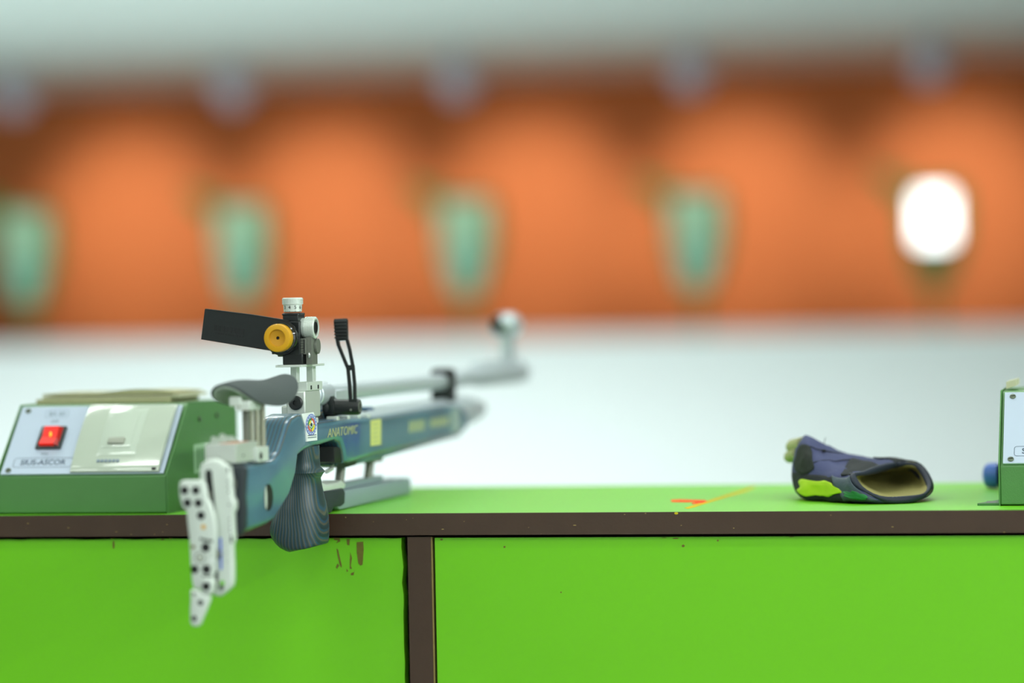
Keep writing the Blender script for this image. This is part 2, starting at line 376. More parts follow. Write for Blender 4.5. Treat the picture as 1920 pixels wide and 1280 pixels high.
# ---------------------------------------------------------------- control boxes
BW, BD, FH, TH, SL = .185, .240, .0385, .109, .070
def control_box(x, y, label, full):
    t = thing('target_control_box', label, 'control box', (x, y, .800), 0, 'control boxes on the counter')
    yz = lambda a, c, d: Vector((d, a, c))
    prof = [(0, .001), (BD, .001), (BD, TH), (SL+.004, TH), (SL-.001, TH-.003), (.002, FH+.002), (0, FH)]
    b = MB(); b.prism(prof, yz, .0015, BW-.0015)
    b.build('housing', M_boxgreen, t, bevel=.0012)
    # side sheets standing a little proud of the sloping face
    side = [(.0, .0), (BD, .0), (BD, TH+.0015), (SL+.001, TH+.0015), (-.0015, FH+.003), (-.001, .0)]
    for xx in (0, BW-.0015):
        b = MB(); b.prism(side, yz, xx, xx+.0015); b.build('side_sheet', M_boxgreen, t, bevel=.0004)
    sl = Vector((0, SL, TH-FH)).normalized(); nn = Vector((0, -sl.z, sl.y)); L = Vector((0, SL, TH-FH)).length
    base = Vector((0, .0, FH+.001))
    def on(a, c, d): return base+Vector((a, 0, 0))+sl*c+nn*d
    M = Matrix(((1, sl.x, nn.x, 0), (0, sl.y, nn.y, 0), (0, sl.z, nn.z, 0), (0, 0, 0, 1)))
    def at(a, c, d): return Matrix.Translation(on(a, c, d)) @ M
    b = MB(); b.prism([(.0045, .001), (BW-.0045, .001), (BW-.0045, L-.004), (.0045, L-.004)], on, .0, .0018)
    fp = b.build('face_plate', M_plate, t, bevel=.0002)
    for a, c in ((.012, .006), (.0125, L-.010), (BW-.012, .006), (BW-.0125, L-.010)):
        b = MB(); b.lathe(on(a, c, .0018), on(a, c, .01), [(0, .0031), (.0008, .003), (.0015, .0018)], 16)
        b.use(1); p = on(a, c, .0033); b.prism([(a-.002, c-.0004), (a+.002, c-.0004), (a+.002, c+.0004), (a-.002, c+.0004)], on, .0031, .0036)
        b.build('screw', [M_screw, M_blackmat], fp)
    b = MB()
    b.text('SIUS-ASCOR', .0098, at(.047, .0165, .0019), sx=.92, bold=.00018)
    for x0, x1, y0, y1 in ((.0150, .0790, .0100, .0230),):
        o1 = rrect(x0, y0, x1, y1, .003); o2 = inset(o1, .0005)
        b.loft([[on(p[0], p[1], .0020) for p in o1], [on(p[0], p[1], .0020) for p in o2]], False, False)
    b.use(1)
    o1 = rrect(.033, L-.020, .058, L-.0095, .002); o2 = inset(o1, .0004)
    b.loft([[on(p[0], p[1], .0020) for p in o1], [on(p[0], p[1], .0020) for p in o2]], False, False)
    b.text('BA 60', .0072, at(.0455, L-.0148, .0019), bold=.00012)
    b.text('OFF', .005, at(.0455, L-.0255, .0019), bold=.0001); b.text('ON', .005, at(.0455, .0285, .0019), bold=.0001)
    b.build('lettering', [M_ink, M_inkfaint], fp, smooth=False)
    if full:
        b = MB(); b.prism(rrect(.0340, .0345, .0620, .0655, .0012), on, .0015, .0045, .001, 2); sf = b.build('power_switch', M_switchframe, t)
        b = MB(); ramp = [(.0385, .0375, .0075), (.0540, .0375, .0075), (.0540, .050, .0052), (.0385, .050, .0052), (.0385, .0630, .0068), (.0540, .0630, .0068)]
        b._add([on(.0385, .0375, .0082), on(.0545, .0375, .0082), on(.0545, .050, .0050), on(.0385, .050, .0050), on(.0385, .0630, .0068), on(.0545, .0630, .0068),
                on(.0385, .0375, .003), on(.0545, .0375, .003), on(.0545, .0630, .003), on(.0385, .0630, .003)],
               [(0, 1, 2, 3), (3, 2, 5, 4), (0, 6, 7, 1), (4, 5, 8, 9), (0, 3, 4, 9, 6)])
        b.use(1)._add([on(.0545, .0375, .0082), on(.0545, .050, .0050), on(.0545, .0630, .0068), on(.0545, .0630, .003), on(.0545, .0375, .003),
                       on(.0595, .0375, .004), on(.0595, .0630, .004)], [(0, 4, 3, 2, 1), (0, 5, 6, 2, 1), ])
        b.use(2); b.ball(on(.0475, .052, .0056), .0016, (.8, 1.2, 2), 12, 8)
        lab(b.build('rocker', [M_red, M_reddark, M_redhot], sf, smooth=False), 'red lit rocker')
        c0_, c1_ = .0020, L-.0045; cm, ch_ = (c0_+c1_)/2, (c1_-c0_)/2
        bul = lambda c: .0040*(1-((c-cm)/ch_)**2)
        def cushion(b, a0, a1, lo_, hi_, d, e=.0012, n=28):
            rg = []
            for k in range(n+1):
                c = lo_+(hi_-lo_)*k/n; q_ = min(k, n-k)/n*(hi_-lo_); dd = d+bul(c)-(e*.8*(1-min(1, q_/e)) if q_ < e else 0)
                rg.append([on(a0, c, d-.002), on(a0, c, dd-e), on(a0+e*.3, c, dd-e*.3), on(a0+e, c, dd), on(a1-e, c, dd), on(a1-e*.3, c, dd-e*.3), on(a1, c, dd-e), on(a1, c, d-.002)])
            b.loft(rg)
        b = MB(); cushion(b, .0800, .1760, c0_, c1_, .0048, .0015)
        cv = b.build('cover_plate', M_cream, t)
        b = MB(); cushion(b, .1055, .1475, .020, L-.012, .0055, .0005)
        cushion(b, .1085, .1400, .030, L-.016, .0063, .0005); bt = b.build('push_button', M_creampale, cv)
        b = MB(); b.prism(rrect(.1150, .0335, .1330, .0420, .0015), on, .0078, .0125, .001, 2); lab(b.build('button_nub', M_creamdark, bt), 'small grey raised nub')
        b = MB()
        for k in range(6): b.prism(rrect(.1075+k*.0042, .0120, .1105+k*.0042, .0150, .0004, 2), on, .0055, .0078)
        b.build('small_print', M_inkfaint, cv, smooth=False)
        b = MB(); b.prism(rrect(.168, .003, .1725, .0062, .0012), on, .0040, .0054); b.build('clip_slot', M_blackmat, cv)
        # right hand side: screws, sockets, foot, label
        for yy, zz in ((.105, .092), (.165, .094)): MB().cyl((BW, yy, zz), (BW+.002, yy, zz), .0025, 12).build('side_screw', M_screw, t)
        for yy, zz, rr in ((.150, .063, .007), (.180, .062, .009)):
            b = MB(); b.lathe((BW, yy, zz), (BW+.03, yy, zz), [(0, rr*1.3), (.003, rr*1.3), (.003, rr), (.014, rr), (.014, rr*.7), (.018, rr*.7)], 20); b.build('side_socket', M_alu, t)
        b = MB(); b.box((BW, .085, .036), (BW+.0006, .135, .066)); b.use(1)
        for k in range(3): b.box((BW+.0006, .095+k*.012, .040), (BW+.0008, .1+k*.012, .062))
        lab(b.build('side_label', [M_clear, M_boxrim], t), 'pale label')
        b = MB(); b.prism(rrect(BW-.002, .05, BW+.014, .075, .003), lambda a, c, d: Vector((a, c, d)), 0, .002); b.build('mounting_foot', M_brownchip, t)
    else:
        b = MB(); b.prism([(.0, .004), (-.021, .004), (-.021, .008), (-.003, .060), (0, .060)], lambda a, c, d: Vector((a, c, d)), 0, .0022)
        b.use(1); b.prism(rrect(-.0135, .012, -.003, .040, .004), lambda a, c, d: Vector((a, c, d)), .0022, .0024)
        b.build('mounting_foot', [M_boxrim, M_dull], t)
        b = MB(); b.box((-.004, .12, .045), (0, .14, .062)); b.build('side_latch', M_boxrim, t)
    return t
XB, YBX = -.5500, .020
control_box(XB, YBX, 'green control box with a glowing red rocker switch, left of the rifle', True)
control_box(.4675, .062, 'green control box cut by the right photo edge, beyond the glove', False)

# papers lying on the boxes
def paper(x0, x1, y0, y1, z, th, label, m, wave=0, sk=0):
    n = 24; rings = []
    for i in range(n+1):
        x = x0+(x1-x0)*i/n; w_ = wave*max(0, math.sin((i/n-.45)*5.5)) if i/n > .45 else 0
        w_ = abs(w_); rings.append([(x+sk, y0, z), (x, y1, z), (x, y1, z+th+w_*.4), (x+sk, y0, z+th+w_)])
    o = MB().loft(rings).build('folded_paper', m, None, smooth=False); return tag(o, label, 'paper', 'papers on the left control box')
paper(-.549, -.400, .135, .235, .9098, .0050, 'thick folded paper at the bottom of the stack on the left control box', M_paper2)
paper(-.546, -.392, .140, .240, .9149, .0030, 'middle folded paper of the stack on the left control box', M_paper, sk=.002)
paper(-.543, -.397, .138, .238, .9187, .0016, 'top paper of the stack, curling up at its right end', M_paper2, wave=.004)
b = MB(); b.loft([[(.4715, .17, .9107), (.482, .17, .914), (.482, .1705, .920), (.4715, .1705, .9175)], [(.4715, .24, .9107), (.482, .24, .914), (.482, .24, .920), (.4715, .24, .9175)]])
tag(b.build('folded_paper', M_paper, smooth=False), 'small bent paper lying on the right control box', 'paper')

# blue capped bottle lying behind the right box
t = thing('bottle', 'small dark bottle with a blue cap lying behind the right control box', 'bottle', (P(1843, 893, (0, 1, 0), .33).x+.012, .33, .8145), math.radians(-4))
b = MB(); b.lathe((.003, 0, 0), (1, 0, 0), [(0, .009), (.004, .014), (.05, .0145), (.06, .0145), (.062, .012)], 28); b.build('bottle_body', M_darkglass, t)
b = MB(); b.lathe((-.012, 0, 0), (1, 0, 0), [(0, .004), (.0012, .009), (.004, .0125), (.008, .0135), (.0155, .0135)], 28); b.build('cap', M_bluecap, t)
# ---------------------------------------------------------------- the air rifle (local x = to its right, y = towards the muzzle, z = up)
E0 = P(520, 633, (0, 1, 0), -.10); RH = math.radians(1.8)
RO = Vector((E0.x, E0.y, .800))
T_ = Vector((math.cos(RH), -math.sin(RH), 0)); S_ = Vector((math.sin(RH), math.cos(RH), 0))
rifle = thing('air_rifle', 'target air rifle with blue laminated stock lying on the green counter', 'rifle', RO, -RH)
def su(px, py, t):                            # photo pixel on the plane x = t of the rifle -> (y, z)
    q = P(px, py, T_, T_.dot(RO)+t)-RO; return (q.dot(S_), q.z)
def tu(px, py, s):                            # photo pixel on the plane y = s -> (x, z)
    q = P(px, py, S_, S_.dot(RO)+s)-RO; return (q.dot(T_), q.z)
side = lambda a, c, d: Vector((d, a, c))
back = lambda a, c, d: Vector((a, d, c))

# stock
R = .022
rear = [su(*p, R) for p in ((455, 873), (491, 866), (516, 860), (526, 845), (540, 797), (548, 782), (560, 775), (578, 775), (590, 780), (597, 800), (598, 836), (572, 846), (560, 856), (556, 890), (544, 930), (517, 974), (507, 981), (462, 999), (450, 1001), (447, 960), (448, 885))]
fore = [su(*p, R) for p in ((578, 776), (594, 791), (628, 786), (689, 780), (711, 781), (842, 759), (866, 760), (876, 770), (880, 788), (875, 808), (862, 816), (767, 838), (711, 853), (660, 868), (648, 868), (645, 845), (640, 830), (630, 826), (597, 837), (575, 842))]
b = MB(); b.prism(rear, side, -.010, R, .006, 4); b.prism(fore, side, -.021, R+.0003, .0065, 4)
keel = [(p[0], p[1]) for p in [su(*q, .010) for q in ((640, 835), (860, 800), (862, 818), (760, 846), (711, 860), (650, 876), (630, 872), (634, 850))]]
b.prism(keel, side, -.012, .012, .004, 3)
ridge = [su(*p, .004) for p in ((585, 790), (600, 769), (622, 767), (634, 775), (642, 795), (642, 810), (585, 815))]
b.prism(ridge, side, -.021, .004, .003, 3)
rr2 = [su(*p, .008) for p in ((676, 785), (676, 762), (700, 762), (712, 776), (716, 792))]
b.prism(rr2, side, -.02, .008, .002, 2)
b.use(1)
for px, py in ((601, 785), (618, 782)):
    q = su(px, py, .004); b.ball((.0045, q[0], q[1]), .0045, (.25, 2, 1))
q = su(684, 773, .008); b.ball((.0085, q[0], q[1]), .003, (.25, 1.6, 1))
stock = b.build('stock', [M_stock, M_blackmat], rifle, angle=50)
# oval opening low in the stock
b = MB(); q = su(503, 932, R); el = lambda k, ox: [(q[0]+ox+.0125*k*math.cos(a*math.pi/12), q[1]+.0125*k*math.sin(a*math.pi/12)) for a in range(24)]
b.prism(el(1, .0), side, R-.002, R+.0006); b.use(1); b.prism([(p[0], p[1]) for p in [(q[0]-.0125+.004*(1-math.cos(a)), q[1]+.011*math.sin(a)) for a in [math.pi*(k/12-.5) for k in range(13)]][::1]] + [(q[0]-.006, q[1]+.004), (q[0]-.006, q[1]-.006)], side, R+.0006, R+.0009)
b.build('stock_slot', [M_blackmat, M_alup], stock)
# rail inlay pegs along the top edge
for px in (592, 632, 652, 672, 690):
    q = su(px, 787-(px-592)*.07, .018); MB().box((.008, q[0]-.004, q[1]-.003), (.0195, q[0]+.004, q[1]+.0022)).build('bedding_block', M_alup, stock, bevel=.0006)

# lettering and stickers on the stock side
def face(px, py, off=.0007):
    q = su(px, py, R); return Matrix(((0, 0, 1, R+off), (1, 0, 0, q[0]), (0, 1, 0, q[1]), (0, 0, 0, 1)))
b = MB(); b.text('ANATOMIC', .0125, face(641, 809), ext=.0002, shear=.25, sx=1.55); b.build('stock_lettering', M_gold, stock, smooth=False)
for bx, by, n_, hh in ((766, 790, 5, 20), (806, 785, 6, 16)):        # two blurred gold marks, too soft to read in the photo
    b = MB()
    for k in range(n_): b.prism([su(*p, R) for p in ((bx+k*6+1, by-k*.9), (bx+k*6+4.5, by-.5-k*.9), (bx+k*6+3.5, by+hh-k*.9), (bx+k*6, by+hh+.5-k*.9))], side, R, R+.0008)
    b.build('stock_print', M_gold, stock, smooth=False)
b = MB(); b.prism([su(*p, R) for p in ((694, 788), (713, 785), (713, 833), (694, 836))], side, R, R+.0009)
b.use(1)
for k in range(5): b.prism([su(*p, R) for p in ((698, 795+k*8), (708, 793+k*8), (708, 795+k*8), (698, 797+k*8))], side, R+.0009, R+.0011)
lab(b.build('inspection_sticker', [M_yelstick, M_gold], stock, smooth=False), 'pale yellow upright sticker')
b = MB(); b.prism([su(*p, R) for p in ((844, 768), (859, 765), (862, 806), (846, 812))], side, R, R+.0009); lab(b.build('end_sticker', M_palestick, stock, smooth=False), 'pale grey sticker near the fore end')

# emblem sticker folded over the stock edge
Q = R+.0012
b = MB(); b.prism([su(*p, Q) for p in ((565, 776), (588, 772.5), (594.5, 792), (595, 825), (575, 827.5), (573.5, 801))], side, Q-.0012, Q)
cx, cz = su(583.5, 796, Q); rx, rz = su(594, 796, Q)[0]-cx, .0108
def ring(r0, r1, a0, a1, d):
    n = max(4, int((a1-a0)/8)); A = [math.radians(a0+(a1-a0)*k/n) for k in range(n+1)]
    fn = lambda r_, a: side(cx+rx*r_*math.cos(a), cz+rz*r_*math.sin(a), d)
    b.loft([[fn(r1, a) for a in A], [fn(max(r0, .001), a) for a in A]], False, False, closed=False)
b.use(1); ring(.66, .98, 0, 360, Q+.0002)
b.use(2); ring(.42, .62, 5, 88, Q+.0002); ring(.42, .62, 185, 262, Q+.0002)
b.use(3); ring(.3, .64, 272, 355, Q+.0002); ring(.2, .42, 95, 175, Q+.0002)
b.use(4); ring(.44, .62, 95, 175, Q+.0002); ring(.26, .36, 200, 340, Q+.0003)
b.use(5); ring(0, .17, 0, 360, Q+.0003)
for a in (0, 90, 180, 270): ring(.3, .66, a-3, a+3, Q+.0004)
b.use(6)
for k in range(16):
    a = k*22.5; ring(.76, .88, a, a+9, Q+.0004)
b.use(7)
for k in range(2):
    q0 = su(577, 817+k*4, Q); q1 = su(593, 815.5+k*4, Q); b.prism([q0, q1, (q1[0], q1[1]+.0007), (q0[0], q0[1]+.0007)], side, Q, Q+.0002)
lab(b.build('emblem_sticker', [M_sticker, M_blueprint, M_redprint, M_yelprint, M_grnprint, M_navyprint, M_sticker, M_ink], stock, smooth=False), 'white sticker with round multicoloured target emblem')

# pistol grip
gs = .050
rows = [(836, 553, 598, 22), (848, 552.5, 599, 22), (862, 548, 599, 22), (876, 544, 600, 23), (882, 542, 606, 25), (885, 541, 608.5, 27), (889, 540, 605, 25), (897, 538, 600.5, 24), (912, 534, 603, 25), (930, 529, 607, 27),
        (946, 522.5, 611, 30), (960, 518, 613.5, 31), (972, 512, 615, 32), (984, 508.5, 615.5, 33), (994, 508.5, 616, 33), (1004, 513, 616, 33), (1012, 519, 615.5, 32), (1019, 527, 615.5, 31), (1024, 537, 615, 30), (1026.5, 544, 612, 27)]
rings = []
for y, xl, xr, hd in rows:
    hd = hd/1000; a, z = tu(xl, y, gs); c, _ = tu(xr, y, gs); cen = (a+c)/2; ht = (c-a)/2
    ht = math.sqrt(max((ht)**2-(hd*.36)**2, .00003))
    tilt = .0; ring_ = []
    for k in range(40):
        t = 2*math.pi*k/40; ct_, st_ = math.cos(t), math.sin(t); e = .75
        ring_.append(Vector((cen+ht*math.copysign(abs(ct_)**e, ct_), gs+hd*math.copysign(abs(st_)**e, st_), z+.0035*math.cos(t)*max(0, (y-960)/66))))
    rings.append(ring_)
b = MB(); b.loft(rings); b.build('pistol_grip', M_grip, rifle, angle=60)

# trigger and guard opening
b = MB(); b.prism([su(*p, .004) for p in ((601, 838), (640, 834), (647, 850), (643, 872), (628, 876), (618, 868), (602, 866))], side, -.012, .0185, .002, 2)
b.build('trigger_housing', M_blackmat, rifle)
b = MB(); b.tube([(.008, su(622, 845, .008)[0], .06), (.008, su(626, 860, .008)[0], .05), (.008, su(622, 875, .008)[0], .043), (.008, su(612, 880, .008)[0], .041)], .0022, 10)
b.build('trigger', M_alu, rifle)

# receiver, bolt cap, sight rail
s0 = .030
x0_, _ = tu(536, 750, s0); x1_, _ = tu(572, 750, s0)
z_top = tu(555, 733, s0)[1]; z_bot = tu(555, 776, s0)[1]
b = MB(); b.box((x0_, s0, z_bot-.004), (x1_, .080, z_top)); b.box((x0_-.007, s0+.006, z_bot-.004), (x0_, .078, z_bot+.008))
rc = b.build('receiver', M_alu, rifle, bevel=.0015)
c = tu(555, 755, s0)
b = MB(); b.lathe((c[0], s0+.001, c[1]), (c[0], s0-1, c[1]), [(0, .0070), (.003, .0070), (.0042, .006), (.0042, .0024), (.002, .0022)], 32); b.build('bolt_cap', M_black, rc)
b = MB(); za = tu(555, 717, s0)[1]; b.box((x0_+.006, s0+.004, z_top), (x1_+.001, .084, za))
b.use(1)
for yy in (.045, .068): b.box((x1_+.0008, yy, z_top+.001), (x1_+.0014, yy+.004, z_top+.005))
b.build('sight_rail', [M_alup, M_blackmat], rc, bevel=.0006)
a0 = tu(549, 684, .05); a1 = tu(561.5, 720, .05)
MB().box((a0[0], .042, za-.001), (a1[0], .052, tu(555, 684, .05)[1])).build('sight_riser', M_alup, rc, bevel=.0006)
q0 = tu(577, 682, .075); q1 = tu(590, 718, .075)
MB().box((q0[0], .070, za-.001), (q1[0], .080, tu(583, 683, .05)[1])).build('sight_riser', M_alup, rc, bevel=.0006)
zp = tu(555, 683, .04)[1]
xp = tu(531, 683, .02)[0]
b = MB(); b.box((x0_-.004, .012, zp-.0022), (x1_+.003, .086, zp)); b.box((xp, .012, zp-.0014), (x0_-.002, .03, zp))
b.build('sight_plate', M_alup, rc, bevel=.0003)

# rear sight
ys = .022
def bb(px0, py0, px1, py1, s):                # a rectangle of the photo on plane y = s
    a = tu(px0, py1, s); c = tu(px1, py0, s); return a[0], a[1], c[0], c[1]
b = MB()
x0, z0, x1, z1 = bb(530, 602, 561, 664, ys); b.box((x0, ys, z0), (x1, ys+.030, z1))
x0, z0, x1, z1 = bb(530, 586, 558.5, 603, ys); b.box((x0, ys, z0), (x1, ys+.022, z1)); b.box((x0-.0008, ys-.0008, z0+.0062), (x1+.0004, ys+.022, z0+.0078))
x0, z0, x1, z1 = bb(530, 664, 567, 682, ys); b.box((x0, ys, zp), (x1, ys+.03, z1+.001))
x0, z0, x1, z1 = bb(508, 655, 535, 664, ys); b.box((x0, ys+.002, z0), (x1, ys+.016, z1)); b.box((x0+.006, ys+.002, z0-.0025), (x1, ys+.016, z0))
c = tu(529, 634, ys); b.lathe((c[0], ys+.002, c[1]), (c[0], ys-1, c[1]), [(0, .0168), (.004, .0168), (.006, .0160)], 48)
rs = b.build('rear_sight', M_black, rifle, bevel=.0008)
x0, z0, x1, z1 = bb(561, 634, 573, 664, ys+.003); b = MB(); b.box((x0, ys+.003, z0), (x1, ys+.028, z1))
x0, z0, x1, z1 = bb(573, 632, 583, 680, ys+.004); b.box((x0, ys+.006, zp), (x1, ys+.024, z1)); b.cyl((x1, ys+.02, z1-.009), (x1+.0025, ys+.02, z1-.009), .0075)
b.use(1); x0, z0, x1, z1 = bb(569, 636, 570.5, 662, ys+.002); b.box((x0, ys+.0024, z0), (x1, ys+.0031, z1))
for k in range(5): b.box((x0-.0035, ys+.0026, z0+.002+k*.0025), (x0, ys+.0031, z0+.0023+k*.0025))
b.build('sight_scale', [M_dull, M_blackmat], rs, bevel=.0005)
x0, z0, x1, z1 = bb(576, 660, 580.5, 672, ys+.003); b = MB(); b.ball(((x0+x1)/2, ys+.005, (z0+z1)/2), .0030, (.5, .5, 1)); b.build('clamp_screw', M_steel, rs)
# elevation knob on top
c = tu(549, 584, ys+.008); zt = tu(549, 558, ys+.008)[1]; yk = ys+.008; H_ = zt-c[1]
def knurl(b, p0, ax, L0, L1, r, n=40, dp=.0004, rows=4):
    p0 = Vector(p0); ax = Vector(ax); u = ax.orthogonal().normalized(); v = ax.cross(u)
    for i in range(rows):
        a = L0+(L1-L0)*i/rows+.00015; c_ = L0+(L1-L0)*(i+1)/rows-.00025
        for k in range(n):
            t0 = 2*math.pi*(k+.12)/n; t1 = 2*math.pi*(k+.88)/n
            q = [p0+ax*l+(u*math.cos(t)+v*math.sin(t))*rr_ for rr_ in (r-.0002, r+dp) for l, t in ((a, t0), (c_, t0), (c_, t1), (a, t1))]
            b._add(q, [(4, 5, 6, 7), (0, 4, 7, 3), (1, 2, 6, 5), (0, 1, 5, 4), (3, 7, 6, 2)])
b = MB(); b.lathe((c[0], yk, c[1]), (c[0], yk, 1), [(-.0006, .0075), (0, .0088), (H_*.5, .0092), (H_*.52, .0099), (H_*.95, .0099), (H_, .0092), (H_, .004)], 48)
knurl(b, (c[0], yk, c[1]), (0, 0, 1), H_*.52, H_*.95, .0099, 46, .00035, 3)
b.use(1)
for k, ch in enumerate('34567812'):
    a = math.radians(-128+k*36); d = Vector((math.cos(a), math.sin(a), 0)); tdir = Vector((-math.sin(a), math.cos(a), 0)); p = Vector((c[0], yk, c[1]+H_*.30))+d*.0092
    b.text(ch, .0048, Matrix(((tdir.x, 0, d.x, p.x), (tdir.y, 0, d.y, p.y), (0, 1, 0, p.z), (0, 0, 0, 1)))); 
    q = p+Vector((0, 0, -.0032)); b._add([q-tdir*.0002+Vector((0, 0, -.0012)), q+tdir*.0002+Vector((0, 0, -.0012)), q+tdir*.0002, q-tdir*.0002], [(0, 1, 2, 3)])
b.build('elevation_knob', [M_alup, M_blackmat], rs)
x0, z0, x1, z1 = bb(553, 586, 564, 592, ys+.02); b = MB(); b.cyl(((x0+x1)/2, ys+.020, z0), ((x0+x1)/2, ys+.020, z1), .004); b.build('stop_pin', M_dull, rs)
# windage knob on the right
c = tu(560.5, 614.5, ys+.014); ce = tu(593, 614, ys+.014); Lk = ce[0]-c[0]; yk = ys+.014; zk = (c[1]+ce[1])/2
b = MB(); b.lathe((c[0], yk, zk), (1, yk, zk), [(0, .0075), (.0005, .0093), (Lk*.40, .0098), (Lk*.42, .0104), (Lk*.97, .0104), (Lk, .0098), (Lk, .0082), (Lk-.0008, .0080)], 48, True, False)
knurl(b, (c[0], yk, zk), (1, 0, 0), Lk*.42, Lk*.97, .0104, 44, .0004, 4)
b.use(1); b.cyl((c[0]+Lk-.003, yk, zk), (c[0]+Lk-.0008, yk, zk), .0081); b.use(2); b.lathe((c[0]+Lk-.0008, yk, zk), (1, yk, zk), [(0, .006), (.0005, .0058), (.0005, .0046), (0, .0046)], 28)
b.use(1)
for k in range(9):
    a = math.radians(150+k*24); d = Vector((0, math.cos(a), math.sin(a))); tt = Vector((0, -math.sin(a), math.cos(a))); p = Vector((c[0]+.0018, yk, zk))+d*.0099
    b._add([p-tt*.00018-Vector((.0012, 0, 0)), p+tt*.00018-Vector((.0012, 0, 0)), p+tt*.00018+Vector((.0022, 0, 0)), p-tt*.00018+Vector((.0022, 0, 0))], [(0, 1, 2, 3)])
b.build('windage_knob', [M_alup, M_dull, M_blackmat], rs)
# iris housing and eyepiece
c = tu(519.5, 633.5, 0)
cR = Vector((c[0], 0, c[1]))
b = MB(); b.lathe(cR+Vector((0, .022, 0)), cR+Vector((0, -1, 0)), [(0, .0150), (.004, .0152), (.0055, .0146), (.0065, .0138), (.008, .0146), (.010, .0146), (.011, .0136), (.013, .0136)], 56)
b.build('iris_housing', mat('gloss_black', (12, 14, 14), .12, coat=1), rs)
b = MB(); b.lathe(cR+Vector((0, .0095, 0)), cR+Vector((0, -1, 0)), [(0, .0130), (.001, .01365), (.0085, .01365), (.0095, .0132), (.0098, .0125), (.0098, .0084)], 64, True, False)
b.use(1); b.lathe(cR+Vector((0, .0095, 0)), cR+Vector((0, -1, 0)), [(.0098, .0084), (.0080, .0078), (.0072, .0035), (.0070, .0016)], 48, False, False)
b.use(2); b.lathe(cR+Vector((0, .0095, 0)), cR+Vector((0, -1, 0)), [(.0071, .00165), (.0040, .0015)], 24, False, False); b.cyl(cR+Vector((0, .004, 0)), cR+Vector((0, .0054, 0)), .0016)
lab(b.build('eyepiece', [M_yellow, M_yellowin, M_blackmat], rs), 'yellow round eyepiece with a small sight hole')
# blinder
yb = .0125
pts = [tu(*p, yb) for p in ((384, 579.5), (470, 590.5), (540, 601.5), (552, 612), (556, 634), (548, 655), (530, 664), (508, 657.5), (377, 636))]
b = MB(); b.prism(pts, back, yb, yb+.0016); 
top2 = [tu(*p, yb) for p in ((385, 578.5), (470, 589), (541, 600.5), (540, 602.5), (470, 591.2), (385, 580.5))]
b.prism(top2, back, yb-.0005, yb+.005)
b.use(1)
Mb = Matrix(((math.cos(.13), math.sin(.13), 0, 0), (0, 0, -1, 0), (-math.sin(.13), math.cos(.13), 0, 0), (0, 0, 0, 1)))
for k, (x_, y_, w_, h_) in enumerate([(402+j*7.2, 609+j*1.0, 5, 11) for j in range(8)]+[(404+j*4.5, 622+j*.62, 3, 4) for j in range(12)]):
    q = [tu(x_+a, y_+c_, yb) for a, c_ in ((0, 0), (w_, .7), (w_-.6, h_), (-.6, h_-.7))]; b.prism(q, back, yb-.00025, yb)
b.build('blinder', [M_black, M_blackmat], rs)
# cocking lever
yl = .140
b = MB(); h0 = tu(622, 764, yl); h1 = tu(675, 762, yl); zc = (h0[1]+h1[1])/2
b.lathe((h0[0]-.006, yl, zc), (1, yl, zc), [(0, .0115), (.004, .0112), (.0075, .0092), (.012, .0080), (h1[0]-h0[0]+.004, .0080), (h1[0]-h0[0]+.006, .0072)], 36)
fl = [tu(*p, yl-.006) for p in ((606, 724), (616, 724), (622, 745), (628, 754), (628, 777), (606, 777))]
b.prism(fl, back, yl-.010, yl+.006, .001, 2)
b.use(1); b.lathe((h1[0]-.001, yl, zc), (1, yl, zc), [(0, .0058), (.0012, .0056), (.0012, .0035), (-.001, .003)], 24)
q = tu(658, 768, yl-.008); b.cyl((q[0], yl-.0092, q[1]), (q[0], yl-.0075, q[1]), .0012)
cl = b.build('cocking_lever', [M_black, M_dull], rifle)
yp = yl-.004
b = MB()
b.prism([tu(*p, yp) for p in ((627.5, 597.5), (650, 596.5), (652, 600), (652.8, 638), (630, 639.5), (629, 630), (626, 602))], back, yp-.002, yp+.002, .0008, 2)
for k in range(6):
    q = [tu(*p, yp) for p in ((626.8+k*.3, 602+k*6), (651.8, 601.2+k*6), (651.9, 604.2+k*6), (627+k*.3, 605+k*6))]; b.prism(q, back, yp-.0032, yp-.0018, .0005, 2)
def strip(pl, wpx):
    for (a, c_) in zip(pl[:-1], pl[1:]):
        b.prism([tu(a[0]-wpx, a[1], yp), tu(a[0]+wpx, a[1], yp), tu(c_[0]+wpx, c_[1]+1, yp), tu(c_[0]-wpx, c_[1]+1, yp)], back, yp-.0018, yp+.0018)
strip([(632.5, 637), (635, 648), (652.5, 690), (655.5, 720), (657.5, 752)], 2.7)
strip([(650.8, 637), (655.5, 654), (662, 688), (665, 720), (665.5, 752)], 2.5)
b.prism([tu(*p, yp) for p in ((650, 684), (664, 684), (665, 693), (653, 695))], back, yp-.002, yp+.002)
b.prism([tu(*p, yp) for p in ((655, 748), (669, 748), (671, 758), (655, 758))], back, yp-.002, yp+.002)
b.build('lever_arm', M_black, cl)

